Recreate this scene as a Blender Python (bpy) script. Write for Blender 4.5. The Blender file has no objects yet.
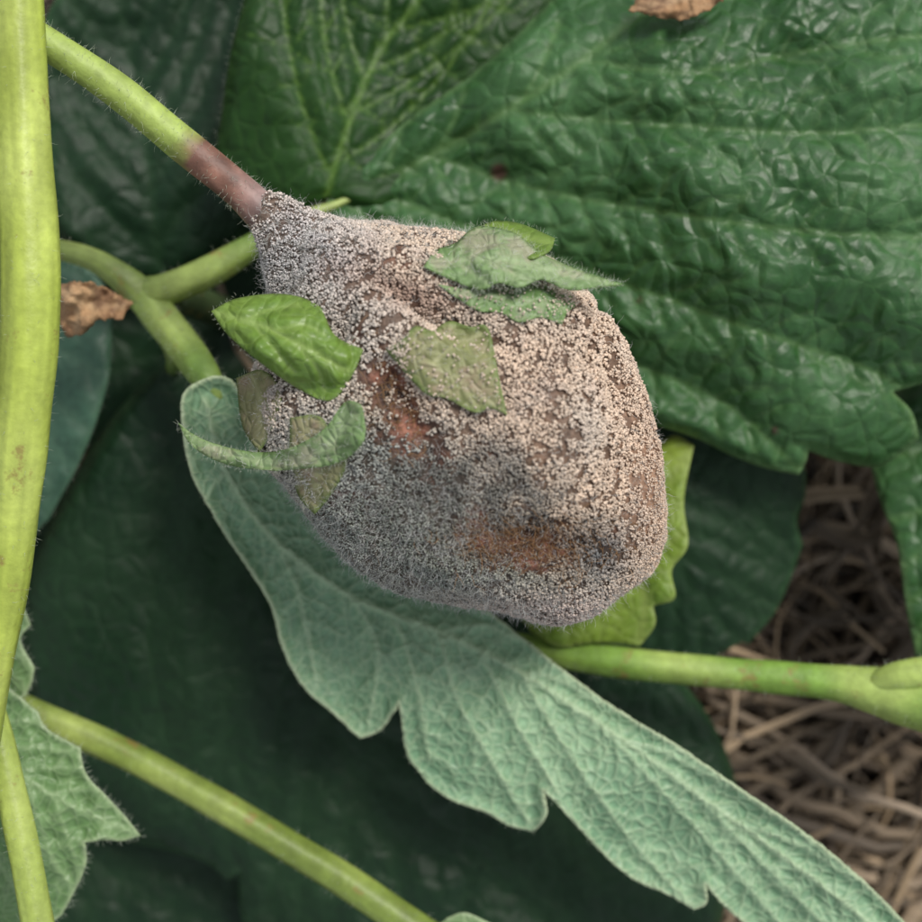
import bpy, math, random
import numpy as np
from mathutils import Vector, noise
from mathutils.geometry import delaunay_2d_cdt
from mathutils.bvhtree import BVHTree
random.seed(3); rng=np.random.default_rng(3)
H=16.0
def P(px,py,z):
    s=(H-z)/H
    return ((px-461)/100*s,(461-py)/100*s,z)
def PA(px,py,z):
    s=(H-z)/H
    return np.stack([(px-461)/100*s,(461-py)/100*s,z+0*px],1)
def inv(co):
    s=(H-co[:,2])/H
    return co[:,0]/s*100+461, 461-co[:,1]/s*100

# ---------------- node helpers ----------------
def new_mat(name):
    m=bpy.data.materials.new(name); m.use_nodes=True
    nt=m.node_tree; nt.nodes.clear()
    return m,nt
class N:
    def __init__(s,nt): s.nt=nt
    def n(s,t,**k):
        x=s.nt.nodes.new(t)
        for a,b in k.items(): setattr(x,a,b)
        return x
    def l(s,a,b): s.nt.links.new(a,b)
    def attr(s,name): return s.n('ShaderNodeAttribute',attribute_name=name)
    def mix(s,f,a,b,mode='MIX'):
        x=s.n('ShaderNodeMix',data_type='RGBA',blend_type=mode)
        for sock,v in ((x.inputs[0],f),(x.inputs[6],a),(x.inputs[7],b)):
            if isinstance(v,bpy.types.NodeSocket): s.l(v,sock)
            elif isinstance(v,(int,float)): sock.default_value=v
            else: sock.default_value=(*v,1)
        return x.outputs[2]
    def math(s,op,a,b=0.0,clamp=False):
        x=s.n('ShaderNodeMath',operation=op,use_clamp=clamp)
        for sock,v in ((x.inputs[0],a),(x.inputs[1],b)):
            if isinstance(v,bpy.types.NodeSocket): s.l(v,sock)
            else: sock.default_value=v
        return x.outputs[0]
    def ramp(s,f,stops):
        x=s.n('ShaderNodeMapRange'); s.l(f,x.inputs[0])
        for i in range(4): x.inputs[i+1].default_value=stops[i]
        return x.outputs[0]
    def noise(s,scale,detail=2,vec=None,rough=.55):
        x=s.n('ShaderNodeTexNoise'); x.inputs['Scale'].default_value=scale
        x.inputs['Detail'].default_value=detail; x.inputs['Roughness'].default_value=rough
        if vec is not None: s.l(vec,x.inputs['Vector'])
        return x

def leaf_mat(name,c1,c2,vein,edge,rough=.42,netscale=6,netcol=.15,bump=.35,trans=.18,spec=.5,veinmix=.7,blot=None,dist=.05,nw=.13):
    m,nt=new_mat(name); g=N(nt)
    out=g.n('ShaderNodeOutputMaterial'); tc=g.n('ShaderNodeTexCoord').outputs['Object']
    bf=g.attr('tone').outputs['Fac']
    col=g.mix(bf,c1,c2)
    fine=g.noise(11,2,tc)
    ff=g.ramp(fine.outputs[0],(.3,.7,.82,1.18))
    mul=g.n('ShaderNodeVectorMath',operation='SCALE'); g.l(col,mul.inputs[0]); g.l(ff,mul.inputs['Scale']); col=mul.outputs[0]
    wv=g.attr('warp').outputs['Vector']
    vo=g.n('ShaderNodeTexVoronoi',feature='DISTANCE_TO_EDGE',voronoi_dimensions='2D'); vo.inputs['Scale'].default_value=netscale; g.l(wv,vo.inputs['Vector'])
    net=g.ramp(vo.outputs[0],(0,nw,1,0))
    col=g.mix(g.math('MULTIPLY',net,netcol),col,vein)
    h=g.ramp(vo.outputs[0],(0,.28,0,1)); h=g.math('ADD',h,g.math('MULTIPLY',fine.outputs[0],.5))
    va=g.attr('vein').outputs['Fac']
    col=g.mix(g.math('MULTIPLY',va,veinmix,True),col,vein)
    if blot:
        bn=g.noise(2.2,4,tc,.7); col=g.mix(g.ramp(bn.outputs[0],(.48,.62,0,.75)),col,blot)
    col=g.mix(g.math('MULTIPLY',g.attr('edge').outputs['Fac'],.75,True),col,edge)
    col=g.mix(g.attr('spot').outputs['Fac'],col,(.10,.02,.03))
    b=g.n('ShaderNodeBump'); b.inputs['Strength'].default_value=abs(bump); b.inputs['Distance'].default_value=dist; b.invert=bump<0
    g.l(h,b.inputs['Height'])
    pr=g.n('ShaderNodeBsdfPrincipled'); g.l(col,pr.inputs['Base Color'])
    rn=g.ramp(bf,(0,1,rough-.05,rough+.08)); g.l(rn,pr.inputs['Roughness'])
    pr.inputs['Specular IOR Level'].default_value=spec
    g.l(b.outputs[0],pr.inputs['Normal'])
    tr=g.n('ShaderNodeBsdfTranslucent'); g.l(g.mix(.5,col,(.2,.4,.03)),tr.inputs[0])
    ms=g.n('ShaderNodeMixShader'); ms.inputs[0].default_value=trans
    g.l(pr.outputs[0],ms.inputs[1]); g.l(tr.outputs[0],ms.inputs[2]); g.l(ms.outputs[0],out.inputs[0])
    return m

def simple_mat(name,color=None,attr=None,rough=.8,spec=.3,bumpscale=0,bump=.3,var=.25,spots=None,detail=3):
    m,nt=new_mat(name); g=N(nt); out=g.n('ShaderNodeOutputMaterial'); tc=g.n('ShaderNodeTexCoord').outputs['Object']
    pr=g.n('ShaderNodeBsdfPrincipled')
    if attr: col=g.attr(attr).outputs['Color']
    else:
        rgb=g.n('ShaderNodeRGB'); rgb.outputs[0].default_value=(*color,1); col=rgb.outputs[0]
    if bumpscale:
        nz=g.noise(bumpscale,detail,tc)
        sc=g.n('ShaderNodeVectorMath',operation='SCALE'); g.l(col,sc.inputs[0]); g.l(g.ramp(nz.outputs[0],(.3,.7,1-var,1+var)),sc.inputs['Scale'])
        col=sc.outputs[0]
        b=g.n('ShaderNodeBump'); b.inputs['Strength'].default_value=bump; b.inputs['Distance'].default_value=.03; g.l(nz.outputs[0],b.inputs['Height']); g.l(b.outputs[0],pr.inputs['Normal'])
    if spots:
        sn=g.noise(3.0,5,tc,.7); col=g.mix(g.ramp(sn.outputs[0],(.60,.68,0,.8)),col,spots)
    g.l(col,pr.inputs['Base Color']); pr.inputs['Roughness'].default_value=rough; pr.inputs['Specular IOR Level'].default_value=spec
    g.l(pr.outputs[0],out.inputs[0])
    return m

# ---------------- geometry helpers ----------------
def mesh_obj(name,co,faces,mat,parent=None,smooth=True):
    me=bpy.data.meshes.new(name)
    if isinstance(faces,np.ndarray):
        k=faces.shape[1]
        me.vertices.add(len(co)); me.vertices.foreach_set('co',np.asarray(co,dtype=np.float32).ravel())
        me.loops.add(faces.size); me.loops.foreach_set('vertex_index',faces.astype(np.int32).ravel())
        me.polygons.add(len(faces)); me.polygons.foreach_set('loop_start',np.arange(0,faces.size,k,dtype=np.int32))
        me.update(calc_edges=True)
    else:
        me.from_pydata([tuple(c) for c in co],[],faces); me.validate()
    if smooth: me.polygons.foreach_set('use_smooth',np.ones(len(me.polygons),dtype=bool))
    me.materials.append(mat)
    ob=bpy.data.objects.new(name,me); bpy.context.scene.collection.objects.link(ob)
    if parent: ob.parent=parent
    return ob
def fattr(ob,name,vals):
    a=ob.data.attributes.new(name,'FLOAT','POINT'); a.data.foreach_set('value',np.asarray(vals,dtype=np.float32))
def vattr(ob,name,vals):
    a=ob.data.attributes.new(name,'FLOAT_VECTOR','POINT'); a.data.foreach_set('vector',np.asarray(vals,dtype=np.float32).ravel())
def cattr(ob,name,cols):
    a=ob.data.attributes.new(name,'FLOAT_COLOR','POINT')
    c=np.ones((len(cols),4),dtype=np.float32); c[:,:3]=cols; a.data.foreach_set('color',c.ravel())

def catmull(pts,step,closed=False):
    pts=[tuple(p) for p in pts]; n=len(pts); out=[]
    rngs=range(n) if closed else range(n-1)
    for i in rngs:
        p1=np.array(pts[i][:],float); p2=np.array(pts[(i+1)%n],float)
        p0=np.array(pts[(i-1)%n] if closed or i>0 else pts[i],float)
        p3=np.array(pts[(i+2)%n] if closed or i+2<n else pts[(i+1)%n],float)
        k=max(1,int(np.hypot(*(p2-p1)[:2])/step))
        for j in range(k):
            t=j/k
            out.append(.5*((2*p1)+(-p0+p2)*t+(2*p0-5*p1+4*p2-p3)*t*t+(-p0+3*p1-3*p2+p3)*t**3))
    if not closed: out.append(np.array(pts[-1],float))
    return np.array(out)
def outline_curve(pts,step):
    n=len(pts); xy=[np.array(p[:2],float) for p in pts]; cr=[len(p)>2 for p in pts]; out=[]
    for i in range(n):
        p1=xy[i];p2=xy[(i+1)%n]
        p0=xy[(i-1)%n] if not cr[i] else 2*p1-p2
        p3=xy[(i+2)%n] if not cr[(i+1)%n] else 2*p2-p1
        k=max(1,int(np.hypot(*(p2-p1))/step))
        for j in range(k):
            t=j/k
            out.append(.5*((2*p1)+(-p0+p2)*t+(2*p0-5*p1+4*p2-p3)*t*t+(-p0+3*p1-3*p2+p3)*t**3))
    return np.array(out)
def inside(poly,pts):
    x,y=pts[:,0],pts[:,1]; r=np.zeros(len(pts),bool); n=len(poly)
    for i in range(n):
        x1,y1=poly[i]; x2,y2=poly[(i+1)%n]
        if y1==y2: continue
        c=((y1>y)!=(y2>y)); xs=(x2-x1)*(y-y1)/(y2-y1)+x1
        r^=c&(x<xs)
    return r
def segdist(pts,a,b):
    best=np.full(len(pts),1e9)
    for i in range(len(a)):
        d=b[i]-a[i]; L=max(d@d,1e-9)
        t=np.clip(((pts-a[i])@d)/L,0,1)
        q=pts-a[i]-t[:,None]*d
        np.minimum(best,np.hypot(q[:,0],q[:,1]),out=best)
    return best
def tps(ctrl):
    c=np.array(ctrl,float); X=c[:,:2]/100; n=len(X)
    def U(r2): return np.where(r2>0,r2*np.log(r2+1e-12),0)
    d=((X[:,None]-X[None])**2).sum(2); K=U(d)+np.eye(n)*.05
    Pm=np.hstack([np.ones((n,1)),X]); A=np.zeros((n+3,n+3)); A[:n,:n]=K;A[:n,n:]=Pm;A[n:,:n]=Pm.T
    w=np.linalg.solve(A,np.concatenate([c[:,2],np.zeros(3)]))
    def f(pts):
        Y=pts/100; d=((Y[:,None]-X[None])**2).sum(2)
        return U(d)@w[:n]+w[n]+Y@w[n+1:]
    return f
def grow_veins(poly,mid,n=7,ang=45,curve=.5,t0=.08,t1=.92):
    m=catmull(mid,6); L=len(m); res=[]
    for side in (-1,1):
        for k in range(n):
            f=t0+(t1-t0)*(k+(.25 if side>0 else 0))/n; i=min(int(f*L),L-2)
            d=m[i+1]-m[i]; a=math.atan2(d[1],d[0])+side*math.radians(ang+random.uniform(-4,4))
            p=m[i].copy(); line=[p.copy()]
            for s in range(200):
                a-=side*math.radians(curve); a+=random.uniform(-.02,.02)
                p=p+6*np.array([math.cos(a),math.sin(a)])
                line.append(p.copy())
                if s>1 and not inside(poly,p[None])[0]: break
            if len(line)>3: res.append(np.array(line))
    return res
def tert(poly,lines,every=5,ang=55,ln=(4,10)):
    res=[]
    for l in lines:
        for i in range(2,len(l)-2,every):
            for side in (-1,1):
                d=l[i+1]-l[i]; a=math.atan2(d[1],d[0])+side*math.radians(ang+random.uniform(-12,12)); p=l[i].copy(); line=[p.copy()]
                for s in range(random.randint(*ln)):
                    a+=random.uniform(-.18,.18)-side*.05; p=p+5*np.array([math.cos(a),math.sin(a)]); line.append(p.copy())
                    if not inside(poly,p[None])[0]: break
                res.append(np.array(line))
    return res

def hairs(name,roots,dirs,lens,r,mat,parent=None,curl=.3,seg=3):
    roots=np.asarray(roots,float);dirs=np.asarray(dirs,float);n=len(roots)
    if n==0: return
    dirs=dirs/np.maximum(np.linalg.norm(dirs,axis=1,keepdims=True),1e-6)
    lens=np.asarray(lens).reshape(-1,1)
    p=roots.copy(); d=dirs.copy(); rings=[]
    u=np.cross(d,rng.normal(size=(n,3))); u0=u/np.maximum(np.linalg.norm(u,axis=1,keepdims=True),1e-6)
    for s in range(seg+1):
        a=u0; b=np.cross(d,a); rad=r*(1-.75*s/seg)
        rings.append(np.stack([p+rad*(a*math.cos(t)+b*math.sin(t)) for t in (0,2.094,4.189)],1))
        d=d+curl*rng.normal(size=(n,3)); d/=np.linalg.norm(d,axis=1,keepdims=True)
        p=p+d*lens/seg
    V=np.stack(rings,1)
    co=V.reshape(-1,3); base=(np.arange(n)*(seg+1)*3)[:,None]
    fs=[]
    for s in range(seg):
        for k in range(3):
            k2=(k+1)%3
            fs.append(base+np.array([[s*3+k,s*3+k2,(s+1)*3+k2,(s+1)*3+k]]))
    F=np.stack(fs,1).reshape(-1,4)
    return mesh_obj(name,co,F,mat,parent)

def leaf(name,outline,zf,veins,mat,step=6,relief=.05,rw=14,puck=.04,pscale=2.2,sec=None,secrel=.4,parent=None,thick=.018,edgew=3,spots=(),jag=0,vw=3.0,hair=None,hlen=.12,hn=1,wave=.0,floor=None,fuzz=0):
    poly=outline_curve(outline,step*.8)
    if jag: poly=poly+rng.normal(size=poly.shape)*jag
    x0,y0=poly.min(0);x1,y1=poly.max(0)
    gx,gy=np.meshgrid(np.arange(x0,x1,step),np.arange(y0,y1,step*.87))
    gx=gx+(np.arange(gx.shape[0])%2)[:,None]*step*.5
    g=np.stack([gx.ravel(),gy.ravel()],1)+rng.normal(size=(gx.size,2))*step*.08
    g=g[inside(poly,g)]
    ed=segdist(g,poly,np.roll(poly,-1,0)); g=g[ed>step*.5]
    pts=np.vstack([poly,g]); nb=len(poly)
    r=delaunay_2d_cdt([Vector(p) for p in pts],[],[list(range(nb))],1,1e-3)
    pts=np.array([tuple(v) for v in r[0]]); faces=[tuple(f)[::-1] for f in r[2]]
    A=np.vstack([v[:-1] for v in veins]);B=np.vstack([v[1:] for v in veins])
    d=segdist(pts,A,B)
    dm=segdist(pts,veins[0][:-1],veins[0][1:])
    ed=segdist(pts,poly,np.roll(poly,-1,0))
    z=zf(pts)
    fade=np.clip(ed/12,0,1)
    vein=np.maximum(np.exp(-(d/vw)**2)*.8,np.exp(-(dm/(vw*1.6))**2))
    z=z+relief*(1-np.exp(-d/rw))*fade
    if sec:
        A2=np.vstack([v[:-1] for v in sec]);B2=np.vstack([v[1:] for v in sec]); d2=segdist(pts,A2,B2)
        z=z+relief*secrel*(1-np.exp(-d2/(rw*.45)))*fade; vein=np.maximum(vein,.5*np.exp(-(d2/(vw*.7))**2))
    off=random.uniform(0,50)
    if puck:
        nz=np.array([noise.noise(Vector((p[0]/100*pscale,p[1]/100*pscale,off)))+.5*noise.noise(Vector((p[0]/100*pscale*2.6,p[1]/100*pscale*2.6,off))) for p in pts])
        z=z+nz*puck*(.4+.6*(1-np.exp(-d/rw)))
    if wave:
        nz=np.array([noise.noise(Vector((p[0]/100*.9,p[1]/100*.9,off+9))) for p in pts]); z=z+nz*wave
    if floor is not None: z=np.maximum(z,floor(pts))
    co=PA(pts[:,0],pts[:,1],z)
    ob=mesh_obj(name,co,faces,mat,parent)
    fattr(ob,'vein',vein); fattr(ob,'edge',np.exp(-(ed/edgew)**2))
    tone=np.array([noise.noise(Vector((p[0]/100*.8,p[1]/100*.8,off+20)))+.5*noise.noise(Vector((p[0]/100*2.4,p[1]/100*2.4,off+3))) for p in pts])
    fattr(ob,'tone',np.clip(.5+tone*1.1,0,1))
    wx=np.array([noise.noise(Vector((p[0]/100*4,p[1]/100*4,off+5))) for p in pts]);wy=np.array([noise.noise(Vector((p[0]/100*4,p[1]/100*4,off+45))) for p in pts])
    vattr(ob,'warp',np.stack([co[:,0]+wx*.09,co[:,1]+wy*.09,0*wx],1))
    sp=np.zeros(len(pts))
    for (sx,sy,sr) in spots: sp=np.maximum(sp,np.clip(1.6-np.hypot(pts[:,0]-sx,pts[:,1]-sy)/sr,0,.8))
    fattr(ob,'spot',sp)
    if thick:
        md=ob.modifiers.new('s','SOLIDIFY'); md.thickness=thick; md.offset=-1
    if fuzz:
        ix=rng.integers(0,len(co),fuzz)
        hairs(name+'_surface_hairs',co[ix]+rng.normal(size=(fuzz,3))*np.array([.02,.02,0]),rng.normal(size=(fuzz,3))+np.array([0,0,.6]),rng.uniform(.05,.12,fuzz),.0017,M_fuzz,ob,curl=.5,seg=3)
    if hair:
        idx=np.where(ed<.5)[0]; idx=np.repeat(idx,hn)
        nxt=np.roll(poly,-1,0);prv=np.roll(poly,1,0); tn=nxt-prv
        area=np.sum(poly[:,0]*nxt[:,1]-nxt[:,0]*poly[:,1]); sg=1 if area>0 else -1
        nrm=np.stack([tn[:,1],-tn[:,0]],1)*sg
        j=[int(np.argmin(((poly-pts[i])**2).sum(1))) for i in idx]
        dd=nrm[j]; dd=dd/np.maximum(np.linalg.norm(dd,axis=1,keepdims=True),1e-6)
        D=np.stack([dd[:,0],-dd[:,1],rng.normal(size=len(idx))*.4],1)+rng.normal(size=(len(idx),3))*.35
        hairs(name+'_hairs',co[idx]+rng.normal(size=(len(idx),3))*.01,D,rng.uniform(.3,1.2,len(idx))*hlen*.6,.0019,hair,ob,seg=2)
    return ob

def tube(name,pts,mat,parent=None,nring=20,step=6,lump=.03,colf=None,hair=None,hn=0,hlen=.12,build=True):
    c=catmull(pts,step); W=PA(c[:,0],c[:,1],c[:,2]); R=c[:,3]
    T=np.gradient(W,axis=0); T/=np.linalg.norm(T,axis=1,keepdims=True)
    up=np.array([0,0,1.0]); co=[];off=random.uniform(0,90); nn=[]
    for i in range(len(W)):
        a=np.cross(T[i],up); a/=np.linalg.norm(a); b=np.cross(a,T[i])
        for k in range(nring):
            t=2*math.pi*k/nring; n=a*math.cos(t)+b*math.sin(t)
            q=W[i]+n*R[i]; rr=R[i]*(1+lump*noise.noise(Vector(q*1.5)+Vector((off,0,0)))*2+lump*.6*math.cos(5*t+off+i*.02)+lump*.35*noise.noise(Vector((k*1.7,i*.09,off))))
            co.append(W[i]+n*rr); nn.append(n)
    co=np.array(co);nn=np.array(nn); F=[]
    for i in range(len(W)-1):
        for k in range(nring):
            k2=(k+1)%nring; F.append((i*nring+k,i*nring+k2,(i+1)*nring+k2,(i+1)*nring+k))
    F.append(tuple(range(nring))[::-1]); F.append(tuple((len(W)-1)*nring+k for k in range(nring)))
    if not build: return co,F
    ob=mesh_obj(name,co,F,mat,parent)
    px,py=inv(co)
    if colf is not None:
        cc=colf(px,py,co)
        st=np.array([noise.noise(Vector(((j%nring)*1.3,(j//nring)*.05,off+7))) for j in range(len(co))])[:,None]
        cattr(ob,'col',np.clip(cc*(1+.25*st),.005,1))
    if hair and hn:
        idx=rng.integers(0,len(co),hn); D=nn[idx]+rng.normal(size=(hn,3))*.35
        hairs(name+'_hairs',co[idx],D,rng.uniform(.3,1.2,hn)*hlen*.7,.0017,hair,ob,seg=2)
    return ob

# ---------------- materials ----------------
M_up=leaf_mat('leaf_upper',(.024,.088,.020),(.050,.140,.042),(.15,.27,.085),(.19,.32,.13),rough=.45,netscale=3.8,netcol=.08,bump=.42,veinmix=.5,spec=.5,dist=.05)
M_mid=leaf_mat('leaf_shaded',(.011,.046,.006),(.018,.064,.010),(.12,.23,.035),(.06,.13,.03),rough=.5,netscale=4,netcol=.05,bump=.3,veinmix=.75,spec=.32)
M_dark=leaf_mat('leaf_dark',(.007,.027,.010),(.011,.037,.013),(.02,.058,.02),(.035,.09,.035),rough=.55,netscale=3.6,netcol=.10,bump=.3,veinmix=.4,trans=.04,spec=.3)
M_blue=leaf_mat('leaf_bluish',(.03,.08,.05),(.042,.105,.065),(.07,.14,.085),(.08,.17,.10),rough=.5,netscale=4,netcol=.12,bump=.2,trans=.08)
M_under=leaf_mat('leaf_underside',(.17,.315,.18),(.25,.41,.245),(.47,.61,.38),(.52,.60,.38),rough=.48,netscale=8.5,netcol=.42,bump=-.55,trans=.10,spec=.45,veinmix=.85,dist=.03,nw=.16)
M_yel=leaf_mat('leaf_yellowing',(.13,.24,.025),(.22,.31,.03),(.29,.37,.09),(.29,.37,.10),rough=.5,netscale=6,netcol=.25,bump=.25,trans=.2)
M_bl=leaf_mat('leaf_pale',(.12,.23,.08),(.18,.30,.115),(.34,.47,.24),(.42,.52,.30),rough=.45,netscale=8,netcol=.35,bump=-.35,trans=.15,dist=.035)
M_sep=leaf_mat('sepal_green',(.13,.235,.035),(.21,.32,.055),(.31,.43,.12),(.20,.30,.07),rough=.42,netscale=7,netcol=.18,bump=.32,trans=.15)
M_sepw=leaf_mat('sepal_withered',(.25,.27,.11),(.36,.33,.18),(.48,.47,.26),(.15,.24,.05),rough=.55,netscale=9,netcol=.2,bump=.4,trans=.2,blot=(.42,.30,.22))
M_sepg=leaf_mat('sepal_greygreen',(.15,.27,.09),(.26,.36,.17),(.40,.50,.28),(.19,.32,.10),rough=.52,netscale=9,netcol=.2,bump=.4,trans=.15,blot=(.40,.38,.27))
M_dry=leaf_mat('leaf_dry',(.34,.19,.09),(.48,.30,.16),(.55,.38,.22),(.3,.17,.08),rough=.8,netscale=6,netcol=.2,bump=.3,trans=.1,blot=(.14,.07,.04))
M_stem=simple_mat('stem_green',attr='col',rough=.46,spec=.45,bumpscale=10,bump=.35,var=.12,spots=(.24,.18,.05))
M_ped=simple_mat('stalk',attr='col',rough=.5,spec=.4,bumpscale=9,bump=.35,var=.16)
M_gran=simple_mat('mold_spores',attr='col',rough=.95,spec=.1)
M_hair=simple_mat('plant_hair',color=(.50,.55,.43),rough=.6)
M_fuzz=simple_mat('mold_fuzz',color=(.68,.68,.65),rough=.9)
M_fib=simple_mat('rot_fibre',color=(.30,.17,.08),rough=.8)
M_straw=simple_mat('straw',attr='col',rough=.6,spec=.3)
M_berry=simple_mat('rotten_skin',attr='col',rough=.55,spec=.35,bumpscale=16,bump=.9,var=.4)

# ---------------- world/light ----------------
w=bpy.data.worlds.new("World"); bpy.context.scene.world=w; w.use_nodes=True
nt=w.node_tree; bg=nt.nodes['Background']; sky=nt.nodes.new('ShaderNodeTexSky'); sky.sky_type='NISHITA'; sky.sun_disc=False
EL,AZ=54,38
sky.sun_elevation=math.radians(EL); sky.sun_rotation=math.radians(AZ)
hs=nt.nodes.new('ShaderNodeHueSaturation'); hs.inputs['Saturation'].default_value=.27; hs.inputs['Value'].default_value=1.1
nt.links.new(sky.outputs[0],hs.inputs['Color']); nt.links.new(hs.outputs[0],bg.inputs[0]); bg.inputs[1].default_value=.14
sl=bpy.data.lights.new('sun','SUN'); sl.energy=2.7; sl.angle=math.radians(18); sl.color=(1,.955,.88)
so=bpy.data.objects.new('sun',sl); bpy.context.scene.collection.objects.link(so)
dirv=Vector((math.cos(math.radians(EL))*math.sin(math.radians(AZ)),math.cos(math.radians(EL))*math.cos(math.radians(AZ)),math.sin(math.radians(EL))))
so.rotation_euler=dirv.to_track_quat('Z','Y').to_euler()
cam=bpy.data.cameras.new('camera'); co_=bpy.data.objects.new('camera',cam); bpy.context.scene.collection.objects.link(co_)
co_.location=(0,0,H); cam.sensor_width=36; cam.lens=36*H/9.22; cam.clip_end=2000; cam.clip_start=.1
cam.dof.use_dof=True; cam.dof.focus_distance=H-.6; cam.dof.aperture_fstop=.18
bpy.context.scene.camera=co_
bpy.context.scene.view_settings.view_transform='Standard'; bpy.context.scene.view_settings.look='None'; bpy.context.scene.view_settings.exposure=0

# ---------------- berry ----------------
OUT=[(312,238),(345,231),(385,227),(430,236),(480,243),(530,256),(572,283),(600,318),(622,360),(640,410),(654,460),(662,510),(658,550),(642,583),(606,604),(558,615),(500,612),(440,598),(382,575),(333,537),(300,500),(275,470),(260,430),(256,395),(264,350),(274,310),(286,270)]
oc=catmull(OUT,8,True); cx,cy=470,430
th=np.arctan2(oc[:,1]-cy,oc[:,0]-cx); rr=np.hypot(oc[:,0]-cx,oc[:,1]-cy); o=np.argsort(th); th=th[o]; rr=rr[o]
TH=np.linspace(-math.pi,math.pi,181)[:-1]
RR=np.interp(TH,th,rr,period=2*math.pi)/100
nphi=90; co=[]
for j in range(nphi+1):
    ph=math.pi*j/nphi
    sp=abs(math.sin(ph))**.92; cz=math.cos(ph)
    x=(cx-461)/100+RR*sp*np.cos(TH); y=(461-cy)/100-RR*sp*np.sin(TH); z=1.65*cz+0*x
    co.append(np.stack([x,y,z],1))
co=np.vstack(co); nT=len(TH); F=[]
for j in range(nphi):
    for k in range(nT):
        k2=(k+1)%nT; F.append((j*nT+k,(j+1)*nT+k,(j+1)*nT+k2,j*nT+k2))
nco,nF=tube('neck',[(248,198,.28,.165),(266,214,.28,.21),(286,240,.25,.34),(312,272,.2,.58),(360,322,.1,.95),(410,372,0,1.1)],None,build=False,lump=.01)
base=len(co); allco=np.vstack([co,nco]); F=F+[tuple(i+base for i in f) for f in nF]
tmp=mesh_obj('strawberry',allco,F,M_berry)
md=tmp.modifiers.new('r','REMESH'); md.mode='VOXEL'; md.voxel_size=.034
md=tmp.modifiers.new('s','SMOOTH'); md.factor=.6; md.iterations=14
dg=bpy.context.evaluated_depsgraph_get(); ev=tmp.evaluated_get(dg); me=bpy.data.meshes.new_from_object(ev)
tmp.modifiers.clear(); tmp.data=me; berry=tmp
if not me.materials: me.materials.append(M_berry)
n=len(me.vertices); V=np.empty(n*3); me.vertices.foreach_get('co',V); V=V.reshape(-1,3)
NR=np.empty(n*3); me.vertices.foreach_get('normal',NR); NR=NR.reshape(-1,3)
px,py=inv(V)
def G(x,y,cx,cy,sx,sy,a=0):
    c,s=math.cos(a),math.sin(a); u=(x-cx)*c+(y-cy)*s; v=-(x-cx)*s+(y-cy)*c
    return np.exp(-(u/sx)**2-(v/sy)**2)
def nz3(v,s,o=0): return np.array([noise.noise(Vector(p*s)+Vector((o,o,o))) for p in v])
fine=nz3(V,3)*.5+nz3(V,7)*.3
disp=.12*nz3(V,1.1)+.06*fine
up=V[:,2]>-.3
disp+=-.24*G(px,py,528,545,66,26,.05)*up-.18*G(px,py,398,400,20,52,-.5)*up-.12*G(px,py,450,460,60,40)*up+.06*G(px,py,560,400,60,100)*up+.20*G(px,py,385,266,80,26,.25)*up-.24*G(px,py,430,312,70,12,.45)*up
disp+=-.14*G(px,py,612,385,6,45,-.35)*up-.1*G(px,py,590,330,5,30,.3)*up-.16*G(px,py,340,330,10,40,.5)*up
V=V+NR*disp[:,None]; me.vertices.foreach_set('co',V.ravel()); me.update()
me.polygons.foreach_set('use_smooth',np.ones(len(me.polygons),dtype=bool))
def bare(V):
    px,py=inv(V); n1=nz3(V,3,2)+.5*nz3(V,8,4)
    b=np.maximum.reduce([1.35*G(px,py,524,543,74,26,.05),1.25*G(px,py,396,402,26,60,-.35),.9*G(px,py,405,262,45,22,.2),.72*G(px,py,450,455,50,32),.7*G(px,py,355,345,20,30),.7*G(px,py,330,500,30,22),.7*G(px,py,420,430,40,22)])
    return np.clip((b+.65*n1-.38)*1.3,0,1)*(V[:,2]>-.2)
def zones(V):
    px,py=inv(V); c=np.tile(np.array([.68,.54,.425]),(len(V),1))
    def bl(wt,col):
        nonlocal c; wt=np.clip(wt,0,1)[:,None]; c=c*(1-wt)+np.array(col)*wt
    nn=nz3(V,1.6); n2=nz3(V,4,7)
    bl(1.3*G(px,py,295,285,75,95)+.3*n2,(.60,.575,.57))
    bl(.8*G(px,py,460,300,90,50)+.4*nn,(.58,.50,.42))
    bl(.9*G(px,py,350,330,60,50)+.4*nn,(.64,.58,.52))
    bl(.8*G(px,py,405,290,70,18,.3)+.3*n2,(.42,.29,.23))
    bl(1.5*G(px,py,375,500,110,75,.5)+.6*nn*G(px,py,400,500,150,100),(.42,.43,.40))
    bl(1.2*G(px,py,440,545,130,55,.2)+.5*n2*G(px,py,430,540,150,80),(.33,.36,.31))
    bl(.85*G(px,py,460,485,85,42,.2)+.9*n2*G(px,py,460,490,100,60),(.14,.14,.125))
    bl(.9*G(px,py,525,543,70,24,.05),(.24,.15,.10))
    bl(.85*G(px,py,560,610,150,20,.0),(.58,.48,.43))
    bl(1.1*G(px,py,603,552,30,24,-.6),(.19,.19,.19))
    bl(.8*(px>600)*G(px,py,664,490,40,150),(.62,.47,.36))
    return c
Z=zones(V); B=bare(V); px,py=inv(V); n5=nz3(V,5,9); n9=nz3(V,12,1)
red=np.array([.16,.066,.042])*(1+.9*n5[:,None])*(1+1.3*n9[:,None])
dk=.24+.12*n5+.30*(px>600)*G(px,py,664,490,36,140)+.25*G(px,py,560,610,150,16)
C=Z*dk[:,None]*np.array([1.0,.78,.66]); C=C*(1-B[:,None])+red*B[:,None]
cattr(berry,'col',np.clip(C,0.008,1))
me.calc_loop_triangles(); nt_=len(me.loop_triangles); T=np.empty(nt_*3,dtype=np.int32); me.loop_triangles.foreach_get('vertices',T); T=T.reshape(-1,3)
a,b,c=V[T[:,0]],V[T[:,1]],V[T[:,2]]; cr=np.cross(b-a,c-a); ar=np.linalg.norm(cr,axis=1); nf=cr/np.maximum(ar,1e-9)[:,None]
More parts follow.
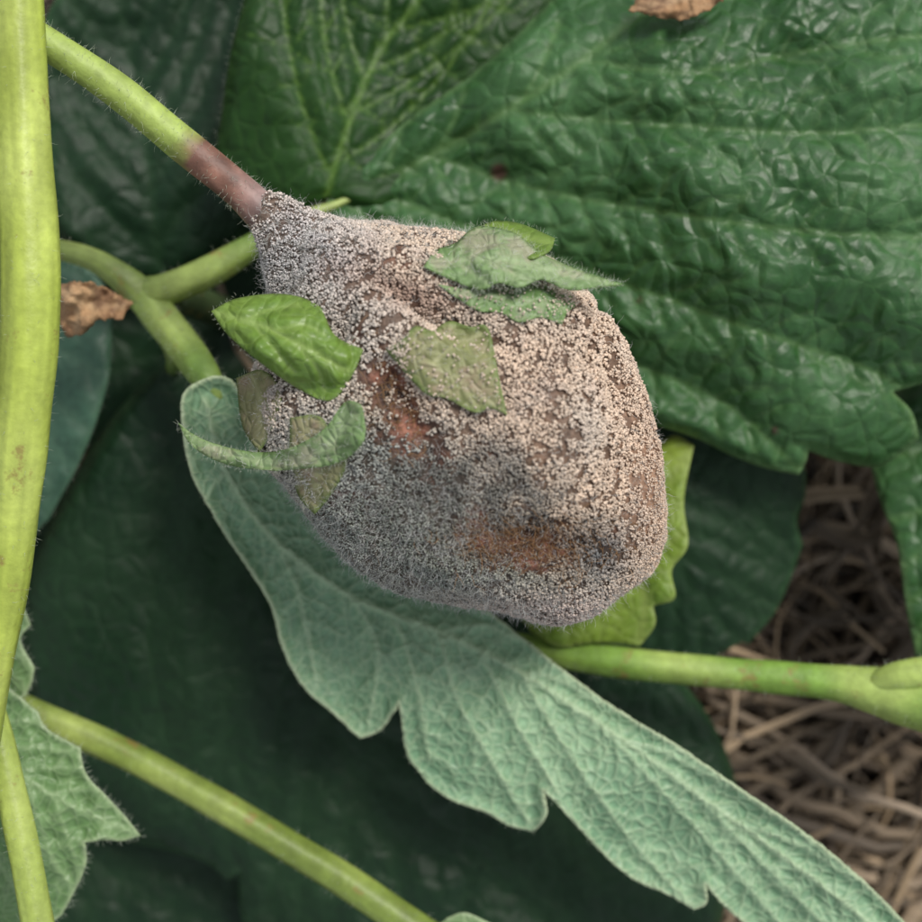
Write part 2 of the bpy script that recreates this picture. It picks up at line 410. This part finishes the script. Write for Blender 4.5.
def sample(k,wt):
    p=ar*wt; p=p/p.sum(); i=rng.choice(len(T),k,p=p); u=rng.random((k,1));v=rng.random((k,1)); m=(u+v)>1; u=np.where(m,1-u,u);v=np.where(m,1-v,v)
    return a[i]+u*(b[i]-a[i])+v*(c[i]-a[i]),nf[i]
cen=(a+b+c)/3
S,Sn=sample(124000,np.where(cen[:,2]>-.4,1,.3))
pxs,pys=inv(S)
hole=nz3(S,9,5)+.6*nz3(S,17,4)
dens=1.0-.88*bare(S)-2.3*np.clip(hole-.11,0,1)-1.2*np.clip(nz3(S,2.2,8),0,1)*np.clip(.2+hole*3,0,1)
dens*=np.clip((pxs+pys*.6-388)/40+.6*rng.random(len(S)),0,1)
keep=rng.random(len(S))<dens; S=S[keep];Sn=Sn[keep];pxs=pxs[keep];pys=pys[keep]
iv=np.array([(1,0,0),(-1,0,0),(0,1,0),(0,-1,0),(0,0,1),(0,0,-1)],float)
fi=np.array([(0,2,4),(2,1,4),(1,3,4),(3,0,4),(2,0,5),(1,2,5),(3,1,5),(0,3,5)])
def granules(name,S,Sn,rad,lift,gc):
    k=len(S); ctr=S+Sn*(lift+rad*.5)[:,None]
    q,_=np.linalg.qr(rng.normal(size=(k,3,3)))
    ivr=np.einsum('vj,kjl->kvl',iv,q); dt=np.linalg.det(q)
    gco=(ctr[:,None]+ivr*rad[:,None,None]*rng.uniform(.8,1.35,(k,6,1))).reshape(-1,3)
    gf=(fi[None]+(np.arange(k)*6)[:,None,None]); gf[dt<0]=gf[dt<0][:,:,::-1]; gf=gf.reshape(-1,3)
    go=mesh_obj(name,gco,gf,M_gran,berry); cattr(go,'col',np.clip(np.repeat(gc,6,0),0,.88))
k=len(S)
rad=rng.uniform(.0085,.020,k)*(1-.45*np.clip(G(pxs,pys,400,535,140,75)*1.2,0,1)-.35*G(pxs,pys,290,260,60,70)-.35*(pxs>600)*G(pxs,pys,664,490,35,150))
lift=rng.uniform(.0,.020,k)+.03*np.clip(nz3(S,6,33),0,1)
granules('mold_spore_clusters',S,Sn,rad,lift,zones(S)*(rng.uniform(.68,1.30,(k,1))))
fx,fy=inv(cen)
wt=.12+1.7*G(fx,fy,400,540,150,60,.3)+.8*G(fx,fy,500,500,90,50)+1.3*G(fx,fy,285,255,50,60)+1.0*G(fx,fy,540,608,140,25)+.7*G(fx,fy,290,470,50,60)+1.3*G(fx,fy,420,234,90,18)+.3*(fx>600)*G(fx,fy,660,500,25,120)
S2,N2=sample(22000,np.where(cen[:,2]>-.6,wt,.05))
hairs('mold_mycelium',S2,N2+rng.normal(size=S2.shape)*.9,rng.uniform(.05,.19,len(S2)),.0020,M_fuzz,berry,curl=.7,seg=4)
wt=G(fx,fy,522,543,58,20,.05)+.5*G(fx,fy,396,402,18,48,-.35)
S3,N3=sample(900,np.where(cen[:,2]>.2,wt,0))
hairs('rot_fibres',S3,rng.normal(size=S3.shape)+N3*.5+np.array([.8,0,0]),rng.uniform(.1,.3,len(S3)),.0042,M_fib,berry,curl=.5,seg=4)

bvh=BVHTree.FromPolygons([tuple(v) for v in V],[tuple(t_) for t_ in T])
def surf(px,py,default=0.0):
    o=Vector((0,0,H)); d=(Vector(P(px,py,0))-o).normalized(); h=bvh.ray_cast(o,d)
    return h[0].z if h[0] is not None else default
def onberry(off,default,extra=None,smooth=12):
    def f(pts):
        z=np.array([np.mean([surf(p[0]+dx,p[1]+dy,default) for dx,dy in ((0,0),(smooth,0),(-smooth,0),(0,smooth),(0,-smooth))]) for p in pts])+off
        if extra is not None: z=z+extra(pts)
        return z
    return f
def flr(off=.05):
    return lambda pts: np.array([surf(p[0],p[1],-9)+off for p in pts])

def ped_col(px,py,co):
    g=np.array([.33,.43,.10]); r=np.array([.20,.10,.072]); gr=np.array([.27,.19,.18])
    s=np.clip((px+py*.6-262-22*nz3(co,6))/26,0,1)[:,None]
    s2=np.clip((px-230)/40,0,1)[:,None]
    c=g*(1-s)+r*s; c=c*(1-s2)+gr*s2
    return c*(1+(.2+.6*s)*nz3(co,6,3)[:,None])
tube('fruit_stalk',[(-120,-55,.9,.15),(-40,-8,.8,.15),(0,16,.75,.155),(60,52,.65,.16),(120,92,.5,.17),(180,142,.38,.175),(225,178,.32,.17),(252,202,.28,.18),(285,236,.22,.22)],M_ped,berry,colf=ped_col,hair=M_hair,hn=900,hlen=.11)

def V1(l,step=6): return [catmull(x,step) for x in l]
so1=[(211,311,1),(238,298),(285,294),(318,306),(335,335),(363,350,1),(350,378),(330,400),(300,390),(262,364),(228,335)]
v=V1([[(213,312),(260,325),(310,350),(350,372)],[(245,320),(275,308),(300,305)],[(275,330),(305,325),(325,335)],[(255,325),(275,350),(295,372)],[(290,340),(315,365),(325,390)]])
leaf('green_sepal',so1,tps([(211,311,1.0),(285,294,1.05),(363,350,1.3),(300,392,1.15),(333,405,1.15),(285,345,1.5),(330,360,1.5),(240,325,1.25)]),v,M_sep,step=3,relief=.09,rw=9,puck=.09,pscale=3,parent=berry,hair=M_hair,hlen=.07,edgew=2,thick=.035,floor=flr(),vw=2)
so2=[(386,350,1),(402,340),(415,326),(432,330),(450,321),(470,327),(486,326),(494,350),(498,372),(507,415,1),(490,408),(475,412),(445,398),(430,396),(415,384)]
v=V1([[(390,354),(430,365),(470,388),(503,410)],[(430,365),(455,345),(480,335)],[(420,362),(440,385),(455,398)],[(410,358),(440,340),(455,326)],[(450,378),(480,368),(500,370)],[(465,388),(470,400),(475,408)]])
leaf('withered_sepal',so2,onberry(.07,1,smooth=18),v,M_sepw,step=3,relief=-.05,rw=6,puck=.07,pscale=5,parent=berry,hair=M_hair,hlen=.05,thick=.012,edgew=5,floor=flr(.065),vw=2,fuzz=150)
so3=[(424,266,1),(436,250),(455,243),(470,230),(485,226),(515,233),(540,252),(575,268),(622,284,1),(590,288),(565,289),(540,280),(520,288),(500,283),(480,289),(462,284)]
v=V1([[(428,265),(490,258),(550,270),(614,283)],[(470,258),(495,241),(520,240)],[(480,258),(510,272),(530,280)],[(450,260),(470,270),(490,284)]])
leaf('calyx_sepal',so3,tps([(424,266,1.1),(485,228,.85),(540,254,1.15),(620,283,1.4),(500,284,1.5),(560,287,1.35),(465,282,1.4),(500,258,1.35)]),v,M_sepg,step=3,relief=.09,rw=8,puck=.12,pscale=5,parent=berry,hair=M_hair,hlen=.12,hn=2,edgew=2,floor=flr(.09),vw=2,fuzz=300)
so4=[(470,230,1),(495,221),(522,224),(555,238,1),(550,250),(530,258),(515,248),(490,245)]
v=V1([[(472,236),(510,235),(550,242)]])
leaf('calyx_sepal',so4,tps([(470,236,.7),(522,228,.4),(553,240,.75),(515,250,1.0),(495,224,.35)]),v,M_sep,step=3,relief=.05,rw=8,puck=.08,pscale=5,parent=berry,hair=M_hair,hlen=.08,edgew=2,floor=flr(.03))
so4=[(438,284,1),(460,288),(480,284),(510,286),(530,281),(562,290),(577,302),(568,312),(562,324,1),(540,317),(520,322),(500,312),(480,311),(460,300)]
v=V1([[(440,288),(500,296),(565,308)],[(480,291),(520,286),(550,288)],[(490,296),(520,310),(540,318)]])
leaf('calyx_sepal',so4,onberry(.07,.6,smooth=16),v,M_sepg,step=3,relief=-.04,rw=7,puck=.06,pscale=5,parent=berry,hair=M_hair,hlen=.06,edgew=3,thick=.012,floor=flr(.06),vw=2,fuzz=150)
so5=[(178,423,1),(200,438),(235,449),(268,452),(295,446),(325,428),(345,402),(361,408),(363,440),(340,462),(300,469),(262,470),(222,463),(192,446)]
v=V1([[(180,425),(220,450),(270,462),(320,452),(355,415)],[(300,460),(330,440),(345,412)]])
leaf('calyx_sepal',so5,tps([(178,423,.55),(235,456,.6),(268,452,.75),(300,470,1.05),(322,428,1.15),(345,402,1.45),(362,440,1.7),(290,445,1.0),(262,470,.8)]),v,M_sepg,step=3,relief=.08,rw=7,puck=.10,pscale=4,parent=berry,hair=M_hair,hlen=.07,hn=2,edgew=2.5,floor=flr(.10),vw=2,fuzz=150)
so6=[(290,418,1),(318,416),(335,440),(346,462),(334,490),(314,514,1),(298,495),(290,460)]
v=V1([[(303,420),(315,460),(312,508)],[(315,460),(330,465),(340,464)]])
leaf('calyx_sepal',so6,tps([(296,420,.9),(345,430,1.2),(312,512,.9),(298,495,.7),(292,460,.8),(330,490,1.1)]),v,M_sepw,step=3,relief=.05,rw=7,puck=.10,pscale=4,parent=berry,hair=M_hair,hlen=.07,hn=2,edgew=3,floor=flr(.06),vw=2,fuzz=100)
so7=[(236,378,1),(262,370),(280,392),(272,430),(258,452,1),(242,425)]
v=V1([[(250,376),(262,410),(257,445)]])
leaf('calyx_sepal',so7,tps([(240,380,.5),(262,372,.7),(275,392,.9),(268,430,.8),(255,450,.6),(242,425,.4)]),v,M_sepw,step=3,relief=.05,puck=.10,pscale=4,parent=berry,hair=M_hair,hlen=.07,edgew=2,floor=flr(.04),vw=2,fuzz=100)
# spores that have spread on to the withered sepals
p2=rng.uniform([386,255],[600,415],(9000,2))
keepm=(inside(outline_curve(so2,6),p2)&(rng.random(len(p2))<.07+.45*(p2[:,0]<410)))|(inside(outline_curve(so4,6),p2)&(rng.random(len(p2))<.12))
p2=p2[keepm]; zz=np.array([surf(p[0],p[1],.5) for p in p2])+.10
S4=PA(p2[:,0],p2[:,1],zz); k=len(S4)
granules('mold_spores_on_sepals',S4,np.tile([0,0,1.],(k,1)),rng.uniform(.008,.015,k),np.zeros(k)-.01,zones(S4)*rng.uniform(.75,1.2,(k,1)))

# ---------------- leaves ----------------
oR=[(318,212,1),(352,172),(410,118),(470,75),(520,30),(580,-30),(650,-90),(720,-130),(850,-140),(1000,-70),(1110,70),(1140,240),(1080,350),(1000,395),(940,382),(893,392,1),(912,412),(919,438,1),(900,454),(878,467),(840,462),(809,451,1),(806,462),(799,475,1),(765,468),(730,455),(700,440),(665,428),(600,410),(500,360),(400,280)]
midR=[(318,212),(370,188),(440,150),(510,108),(580,62),(640,15),(740,-60),(820,-110)]
vR=V1([midR,
[(510,110),(600,120),(700,127),(810,133),(922,125),(1080,110)],[(430,156),(540,190),(680,215),(820,232),(980,240),(1120,250)],
[(370,190),(480,232),(600,275),(740,325),(890,380),(915,430)],[(345,202),(450,275),(600,350),(720,400),(797,468)],
[(585,60),(690,72),(800,52),(922,36),(1080,30)],[(650,8),(760,-10),(900,-60)],
[(435,152),(450,130),(465,90)],[(520,102),(540,70),(560,20)],[(380,184),(390,160),(400,135)]])
pR=outline_curve(oR,10); sR=tert(pR,vR[1:6],every=6,ang=62,ln=(7,13))
zR=tps([(318,212,-1.65),(400,260,-1.9),(500,330,-2.0),(600,410,-1.9),(700,442,-1.6),(800,470,-1.75),(915,438,-1.65),(922,300,-1.0),(922,125,-.9),(1100,200,-1.2),(740,250,-.95),(640,140,-1.1),(510,108,-1.5),(640,15,-1.45),(780,60,-1.1),(850,-120,-1.6),(470,78,-1.75),(410,118,-1.8),(580,-30,-1.85)])
leaf('strawberry_leaf',oR,zR,vR,M_up,step=4.3,relief=.16,rw=20,puck=.06,pscale=2.8,sec=sR,secrel=.42,spots=[(499,172,7),(775,430,3),(640,300,2),(550,380,3)],wave=.3,vw=2.8,edgew=3)
o=[(326,200,1),(285,225),(240,215),(216,175),(222,110),(236,30),(270,-60),(360,-160),(460,-200),(560,-150),(640,-90),(660,0),(600,80),(520,140),(440,190),(380,215)]
mid=[(326,198),(345,135),(380,50),(420,-5),(455,-110)]
v=V1([mid]); po=outline_curve(o,10); gv=grow_veins(po,mid,6,42,.8)
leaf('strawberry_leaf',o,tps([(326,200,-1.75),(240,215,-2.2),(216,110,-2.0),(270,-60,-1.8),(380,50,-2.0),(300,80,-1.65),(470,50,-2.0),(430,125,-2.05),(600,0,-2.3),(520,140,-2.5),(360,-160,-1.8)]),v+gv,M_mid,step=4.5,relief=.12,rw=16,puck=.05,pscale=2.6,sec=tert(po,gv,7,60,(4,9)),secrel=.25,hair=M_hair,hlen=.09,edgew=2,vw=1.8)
o=[(34,50,1),(55,0),(110,-70),(230,-100),(330,-40),(330,80),(300,180),(245,235),(190,268),(140,278),(85,262),(55,225),(48,140)]
mid=[(160,275),(150,180),(130,60),(110,-60)]; po=outline_curve(o,10); gv=grow_veins(po,mid,6,45,.8)
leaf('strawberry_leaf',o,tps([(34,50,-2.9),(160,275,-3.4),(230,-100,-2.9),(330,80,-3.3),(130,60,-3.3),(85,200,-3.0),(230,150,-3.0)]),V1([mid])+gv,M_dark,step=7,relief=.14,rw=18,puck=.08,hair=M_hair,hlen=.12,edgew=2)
o=[(-120,250),(-40,215),(40,240),(100,280),(112,320,1),(108,380),(85,450),(48,520,1),(0,560),(-80,560),(-160,450)]
mid=[(-20,230),(30,330),(50,430),(46,510)]; po=outline_curve(o,10); gv=grow_veins(po,mid,5,45,.8)
leaf('strawberry_leaf',o,tps([(-120,250,-2.4),(112,320,-2.3),(108,380,-2.2),(48,520,-2.5),(-80,560,-2.6),(30,380,-2.4),(0,240,-2.5)]),V1([mid])+gv,M_blue,step=7,relief=.08,puck=.05,hair=M_hair,hlen=.1,edgew=2)
o=[(168,358,1),(220,385),(320,440),(470,540),(600,620),(690,690),(735,780),(730,870),(700,960),(560,1080),(400,1090),(290,1010),(245,930),(238,872,1),(228,880),(205,862),(160,848,1),(130,842),(100,825),(80,795,1),(60,790),(35,740),(28,690,1),(20,640),(28,580),(60,500),(110,420)]
mid=[(170,362),(230,500),(310,680),(390,860),(450,1040)]; po=outline_curve(o,10); gv=grow_veins(po,mid,8,42,.6)
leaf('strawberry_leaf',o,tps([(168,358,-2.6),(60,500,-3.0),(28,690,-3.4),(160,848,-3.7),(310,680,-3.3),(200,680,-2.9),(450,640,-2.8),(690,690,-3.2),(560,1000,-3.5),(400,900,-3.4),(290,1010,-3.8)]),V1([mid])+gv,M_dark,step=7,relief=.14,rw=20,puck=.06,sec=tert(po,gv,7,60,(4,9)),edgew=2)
for oo,mm,zz in (([(-60,150),(80,180),(260,240),(330,330),(330,470),(200,560),(60,520),(-60,400)],[(300,300),(180,350),(60,380),(-40,380)],-4.6),
                 ([(-120,740),(0,700),(120,760),(235,850),(262,880),(240,960),(160,1060),(0,1080),(-120,960)],[(-80,760),(40,830),(150,900),(235,930)],-4.6),
                 ([(-80,480),(80,520),(140,640),(110,760),(60,800),(0,800),(-60,780),(-90,720)],[(-60,520),(20,600),(70,720)],-4.2)):
    po=outline_curve(oo,10); gv=grow_veins(po,mm,5,45,.8); mx=np.mean(po,0)
    leaf('strawberry_leaf',oo,tps([(oo[0][0],oo[0][1],zz),(oo[2][0],oo[2][1],zz+.1),(oo[4][0],oo[4][1],zz+.2),(oo[-2][0],oo[-2][1],zz-.2),(mx[0],mx[1],zz+.25)]),V1([mm])+gv,M_dark,step=10,relief=.1,puck=.08)
o=[(560,420),(640,395),(720,420),(795,455),(806,490),(797,520),(803,545,1),(790,580),(775,612),(748,645,1),(742,642),(700,662),(640,660),(580,640),(550,540)]
mid=[(600,430),(650,520),(700,600),(735,640)]; po=outline_curve(o,10); gv=grow_veins(po,mid,5,42,.8)
leaf('strawberry_leaf',o,tps([(560,420,-2.7),(720,420,-2.5),(803,545,-2.9),(748,645,-3.0),(640,660,-3.0),(690,540,-2.6)]),V1([mid])+gv,M_dark,step=6,relief=.1,rw=18,puck=.06,edgew=2)
o=[(868,455,1),(880,500),(897,545),(905,600),(915,655,1),(950,690),(1040,680),(1130,600),(1150,480),(1080,400),(960,370),(890,395)]
mid=[(1150,420),(1030,480),(960,560),(917,645)]; po=outline_curve(o,10); gv=grow_veins(po,mid,5,42,.8)
leaf('strawberry_leaf',o,tps([(868,455,-2.4),(905,600,-2.0),(950,690,-2.1),(1130,600,-1.9),(1080,400,-2.4),(980,520,-1.85)]),V1([mid])+gv,M_up,step=6,relief=.08,puck=.05,edgew=3.5)
o=[(520,600),(530,632,1),(560,647),(600,643),(640,646,1),(655,625),(653,606,1),(675,598),(672,570),(688,545),(684,500),(694,445,1),(670,436),(640,470),(590,530)]
mid=[(600,500),(630,560),(645,600),(640,640)]; v=V1([mid,[(620,540),(655,500),(690,450)],[(630,560),(660,550),(684,530)],[(615,530),(590,590),(540,632)]])
leaf('strawberry_leaf',o,tps([(530,632,-1.9),(640,646,-1.8),(675,590,-1.6),(694,445,-1.9),(590,530,-2.1),(640,520,-1.8)]),v,M_yel,step=5,relief=.06,rw=12,puck=.05,edgew=2)
oH=[(186,392),(184,430),(194,478),(222,528),(252,572),(272,606),(284,650),(305,688),(335,714),(360,738,1),(380,730),(393,712),(399,702,1),(402,722),(404,742),(410,762,1),(418,770),(430,785),(452,800),(485,812),(510,826),(534,832,1),(545,815),(543,790,1),(565,812),(600,850),(632,878),(665,893),(695,910,1),(706,902),(705,884,1),(735,915),(790,955),(870,990),(960,1010,1),(925,950),(870,888),(810,838),(740,790),(680,748),(620,712),(560,668),(515,632),(470,600),(400,560),(330,510),(280,460),(250,410),(225,378)]
midH=[(205,400),(225,470),(275,540),(350,596),(440,632),(520,672),(620,738),(740,825),(860,915),(955,1005)]
vH=V1([midH,[(275,540),(300,600),(318,690)],[(350,596),(378,650),(368,725)],[(440,632),(458,700),(500,775),(532,826)],[(395,614),(415,680),(430,760)],[(520,672),(580,770),(640,850),(692,905)],[(480,652),(520,730),(560,795)],[(600,725),(680,810),(760,900),(800,950)],[(690,788),(780,880),(860,960)],
[(620,738),(670,755),(720,782)],[(520,672),(560,680),(600,705)],[(740,825),(800,845),(850,878)],[(440,632),(480,625),(520,640)],[(225,470),(205,500),(212,512)]],5)
pH=outline_curve(oH,8); sH=tert(pH,vH[:9],5,58,(4,9))
zH=tps([(186,392,-.55),(194,478,-.75),(225,378,-.5),(250,410,-.6),(280,460,-1.0),(284,650,-1.55),(360,738,-1.6),(533,831,-1.5),(694,909,-1.4),(870,990,-1.2),(960,1010,-1.2),(870,888,-.95),(740,790,-.95),(620,712,-1.15),(515,632,-1.4),(400,560,-1.55),(330,510,-1.35),(440,680,-1.25),(590,760,-1.1),(300,580,-1.35)])
leaf('strawberry_leaf',oH,zH,vH,M_under,step=3.2,relief=-.10,rw=7,puck=.035,pscale=3,sec=sH,secrel=.4,edgew=2.2,hair=M_hair,hlen=.05,hn=1,wave=.22,vw=2.0,thick=.025,jag=.25)
o=[(-80,690),(-20,668),(10,690),(38,712,1),(44,726),(55,735),(80,748,1),(82,762),(88,778),(110,800),(141,836,1),(122,841),(108,840),(84,842,1),(86,862),(80,880),(62,915,1),(20,940),(-60,940),(-120,820)]
mid=[(-60,720),(0,760),(60,800),(135,834)]; po=outline_curve(o,8); gv=grow_veins(po,mid,5,42,.8)
leaf('strawberry_leaf',o,tps([(-80,690,-1.0),(38,712,-.9),(140,836,-1.0),(62,915,-1.1),(-60,940,-1.3),(30,800,-.7)]),V1([mid])+gv,M_bl,step=3.8,relief=-.08,rw=8,puck=.07,pscale=4,sec=tert(po,gv,5,60,(3,7)),edgew=2.5,hair=M_hair,hlen=.12,hn=2,vw=2)
o=[(-60,600),(0,585),(22,605,1),(30,625,1),(20,640),(34,668,1),(28,690),(10,702),(-60,700)]
mid=[(-50,650),(0,645),(32,665)]
leaf('strawberry_leaf',o,tps([(-60,600,-1.4),(22,605,-1.2),(34,668,-1.2),(-60,700,-1.5)]),V1([mid,[(-20,648),(0,620),(20,608)],[(-10,648),(10,675),(25,688)]]),M_bl,step=4,relief=-.05,rw=8,puck=.05,pscale=4,edgew=2,hair=M_hair,hlen=.12,hn=2)
o=[(430,940),(447,918,1),(465,913),(492,924,1),(520,960),(480,1000)]
leaf('strawberry_leaf',o,tps([(430,940,-1.5),(492,924,-1.4),(480,1000,-1.6)]),V1([[(480,1000),(470,950),(465,915)]]),M_bl,step=5,relief=.05,puck=.03)
o=[(58,285,1),(80,281),(105,288),(133,303,1),(120,318),(98,320),(85,333),(66,337,1),(57,315)]
leaf('dry_leaf_fragment',o,tps([(58,285,-.9),(80,281,-.7),(105,300,-1.2),(133,303,-.9),(98,320,-.8),(66,337,-1.1),(75,305,-.6)]),V1([[(60,290),(90,305),(130,305)],[(80,300),(75,335)]]),M_dry,step=3,relief=.08,rw=6,puck=.30,pscale=5,edgew=2,jag=.8)
o=[(630,10,1),(650,-15),(690,-30),(730,-10),(700,14),(670,19),(645,14)]
leaf('dry_leaf_fragment',o,tps([(630,10,-.8),(690,-30,-.9),(730,-10,-.7),(670,19,-.75)]),V1([[(632,10),(670,0),(725,-12)]]),M_dry,step=3,relief=.05,puck=.25,pscale=5,edgew=2,jag=.8)

# ---------------- stems ----------------
def gcol(c,var=.18):
    def f(px,py,co):
        n1=nz3(co,1.1,5)[:,None]; n2=nz3(co*np.array([3,.6,3]),2,2)[:,None]
        k=np.clip(n1*1.5+.3,0,1)
        return (np.array(c)*(1-k*.45)+np.array([.46,.52,.16])*k*.45)*(1+var*n1+.25*n2)
    return f
tube('leaf_petiole',[(15,-120,1.0,.24),(18,0,1.0,.24),(24,120,1.0,.25),(30,240,1.0,.27),(30,330,1.0,.27),(22,430,.9,.255),(12,540,.75,.23),(-4,640,.6,.21),(-25,760,.4,.2),(-50,900,.2,.2)],M_stem,colf=gcol((.35,.43,.07)),hair=M_hair,hn=400,hlen=.1,nring=36,lump=.045)
tube('leaf_petiole',[(-60,560,-.2,.14),(-25,660,-.1,.14),(2,750,0,.145),(20,830,.05,.15),(38,922,.1,.16),(60,1050,.1,.16)],M_stem,colf=gcol((.32,.41,.085)),hair=M_hair,hn=300,hlen=.12,lump=.05)
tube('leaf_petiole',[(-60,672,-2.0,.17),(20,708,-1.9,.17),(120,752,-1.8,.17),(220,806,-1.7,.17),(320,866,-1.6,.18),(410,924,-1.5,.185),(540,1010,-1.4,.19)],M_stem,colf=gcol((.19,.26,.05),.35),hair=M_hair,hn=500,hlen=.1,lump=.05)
tube('runner_stem',[(480,640,-2.3,.15),(550,652,-2.1,.165),(640,664,-1.9,.175),(740,674,-1.75,.18),(830,682,-1.6,.20),(870,688,-1.5,.25),(905,694,-1.45,.34),(950,700,-1.4,.40),(1040,715,-1.5,.3)],M_stem,colf=gcol((.18,.31,.05)),hair=M_hair,hn=600,hlen=.09,lump=.05)
tube('runner_stem',[(860,692,-1.5,.10),(890,678,-1.3,.15),(930,672,-1.2,.18),(990,660,-1.1,.18),(1080,650,-1.2,.17)],M_stem,colf=gcol((.22,.35,.06)),hair=M_hair,hn=300,hlen=.09)
pet=bpy.data.objects.new('branching_petiole',None); bpy.context.scene.collection.objects.link(pet)
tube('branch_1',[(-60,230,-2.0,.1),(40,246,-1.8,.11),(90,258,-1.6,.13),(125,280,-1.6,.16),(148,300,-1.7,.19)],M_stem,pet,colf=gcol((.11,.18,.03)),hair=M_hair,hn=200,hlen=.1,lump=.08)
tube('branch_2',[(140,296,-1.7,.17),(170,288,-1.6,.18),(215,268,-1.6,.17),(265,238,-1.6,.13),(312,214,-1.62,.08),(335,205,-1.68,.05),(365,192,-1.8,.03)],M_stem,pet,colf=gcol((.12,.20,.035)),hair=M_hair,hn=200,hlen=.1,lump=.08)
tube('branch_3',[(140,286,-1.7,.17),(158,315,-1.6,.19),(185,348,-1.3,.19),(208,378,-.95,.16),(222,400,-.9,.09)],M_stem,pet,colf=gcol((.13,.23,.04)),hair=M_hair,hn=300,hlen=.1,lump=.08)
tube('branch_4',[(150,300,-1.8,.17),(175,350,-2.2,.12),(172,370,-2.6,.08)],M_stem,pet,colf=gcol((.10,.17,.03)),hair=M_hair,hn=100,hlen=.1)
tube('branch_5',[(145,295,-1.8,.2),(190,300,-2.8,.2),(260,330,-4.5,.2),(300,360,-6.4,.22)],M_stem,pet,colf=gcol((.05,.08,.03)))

# ---------------- ground + straw ----------------
m,nt=new_mat('soil'); g=N(nt); out=g.n('ShaderNodeOutputMaterial'); tc=g.n('ShaderNodeTexCoord').outputs['Object']; nz=g.noise(1.5,5,tc,.65)
pr=g.n('ShaderNodeBsdfPrincipled'); g.l(g.mix(g.ramp(nz.outputs[0],(.35,.65,0,1)),(.02,.014,.01),(.07,.05,.035)),pr.inputs['Base Color']); pr.inputs['Roughness'].default_value=.95
g.l(pr.outputs[0],out.inputs[0])
GZ=-6.2; gn=90; xs=np.concatenate([[-800,-200,-60],np.linspace(-20,20,gn),[60,200,800]]); X,Y=np.meshgrid(xs,xs)
Zg=np.array([GZ+.5*noise.noise(Vector((x*.4,y*.4,0)))+.2*noise.noise(Vector((x*1.5,y*1.5,3))) for x,y in zip(X.ravel(),Y.ravel())])
q=len(xs); ii=np.arange(q*q).reshape(q,q); Fq=np.stack([ii[:-1,:-1],ii[:-1,1:],ii[1:,1:],ii[1:,:-1]],-1).reshape(-1,4)
mesh_obj('ground',np.stack([X.ravel(),Y.ravel(),Zg],1),Fq,m)
co=[];Fs=[];cols=[]
for i in range(3300):
    x,y=random.uniform(-13,13),random.uniform(-13,13)
    if i>1700: x,y=random.uniform(-1,8),random.uniform(-9,1)
    if x<1 and y<-3 and random.random()<.6: continue
    L=random.uniform(.8,4.5); wd=random.uniform(.03,.10) if random.random()<.8 else random.uniform(.1,.22)
    a0=random.gauss(.55,.6) if random.random()<.55 else random.uniform(0,3.14)
    z=GZ+random.uniform(.1,1.9); tilt=random.uniform(-.25,.25); cv=random.gauss(0,.3); K=8
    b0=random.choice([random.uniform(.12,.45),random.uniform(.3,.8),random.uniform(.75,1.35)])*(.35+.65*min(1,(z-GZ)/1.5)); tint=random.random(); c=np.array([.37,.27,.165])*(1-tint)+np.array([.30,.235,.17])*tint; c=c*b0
    base=len(co); ph=random.uniform(0,6)
    for k in range(K+1):
        s=k/K-.5; a_=a0+cv*s*2+.12*math.sin(ph+k*1.1); px_=x+math.cos(a_)*L*s; py_=y+math.sin(a_)*L*s; pz=z+tilt*L*s+.05*math.sin(k+i)
        nx,ny=-math.sin(a_),math.cos(a_); ww=wd*(1-.6*max(0,2*abs(s)-.6))
        co+=[(px_-nx*ww/2,py_-ny*ww/2,pz-ww*.4),(px_,py_,pz+ww*.2),(px_+nx*ww/2,py_+ny*ww/2,pz-ww*.4)]; cols+=[c*random.uniform(.8,1.15)]*3
        if k<K:
            o_=base+k*3; Fs+=[(o_,o_+1,o_+4,o_+3),(o_+1,o_+2,o_+5,o_+4)]
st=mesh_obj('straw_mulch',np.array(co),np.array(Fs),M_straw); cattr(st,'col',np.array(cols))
print('done')
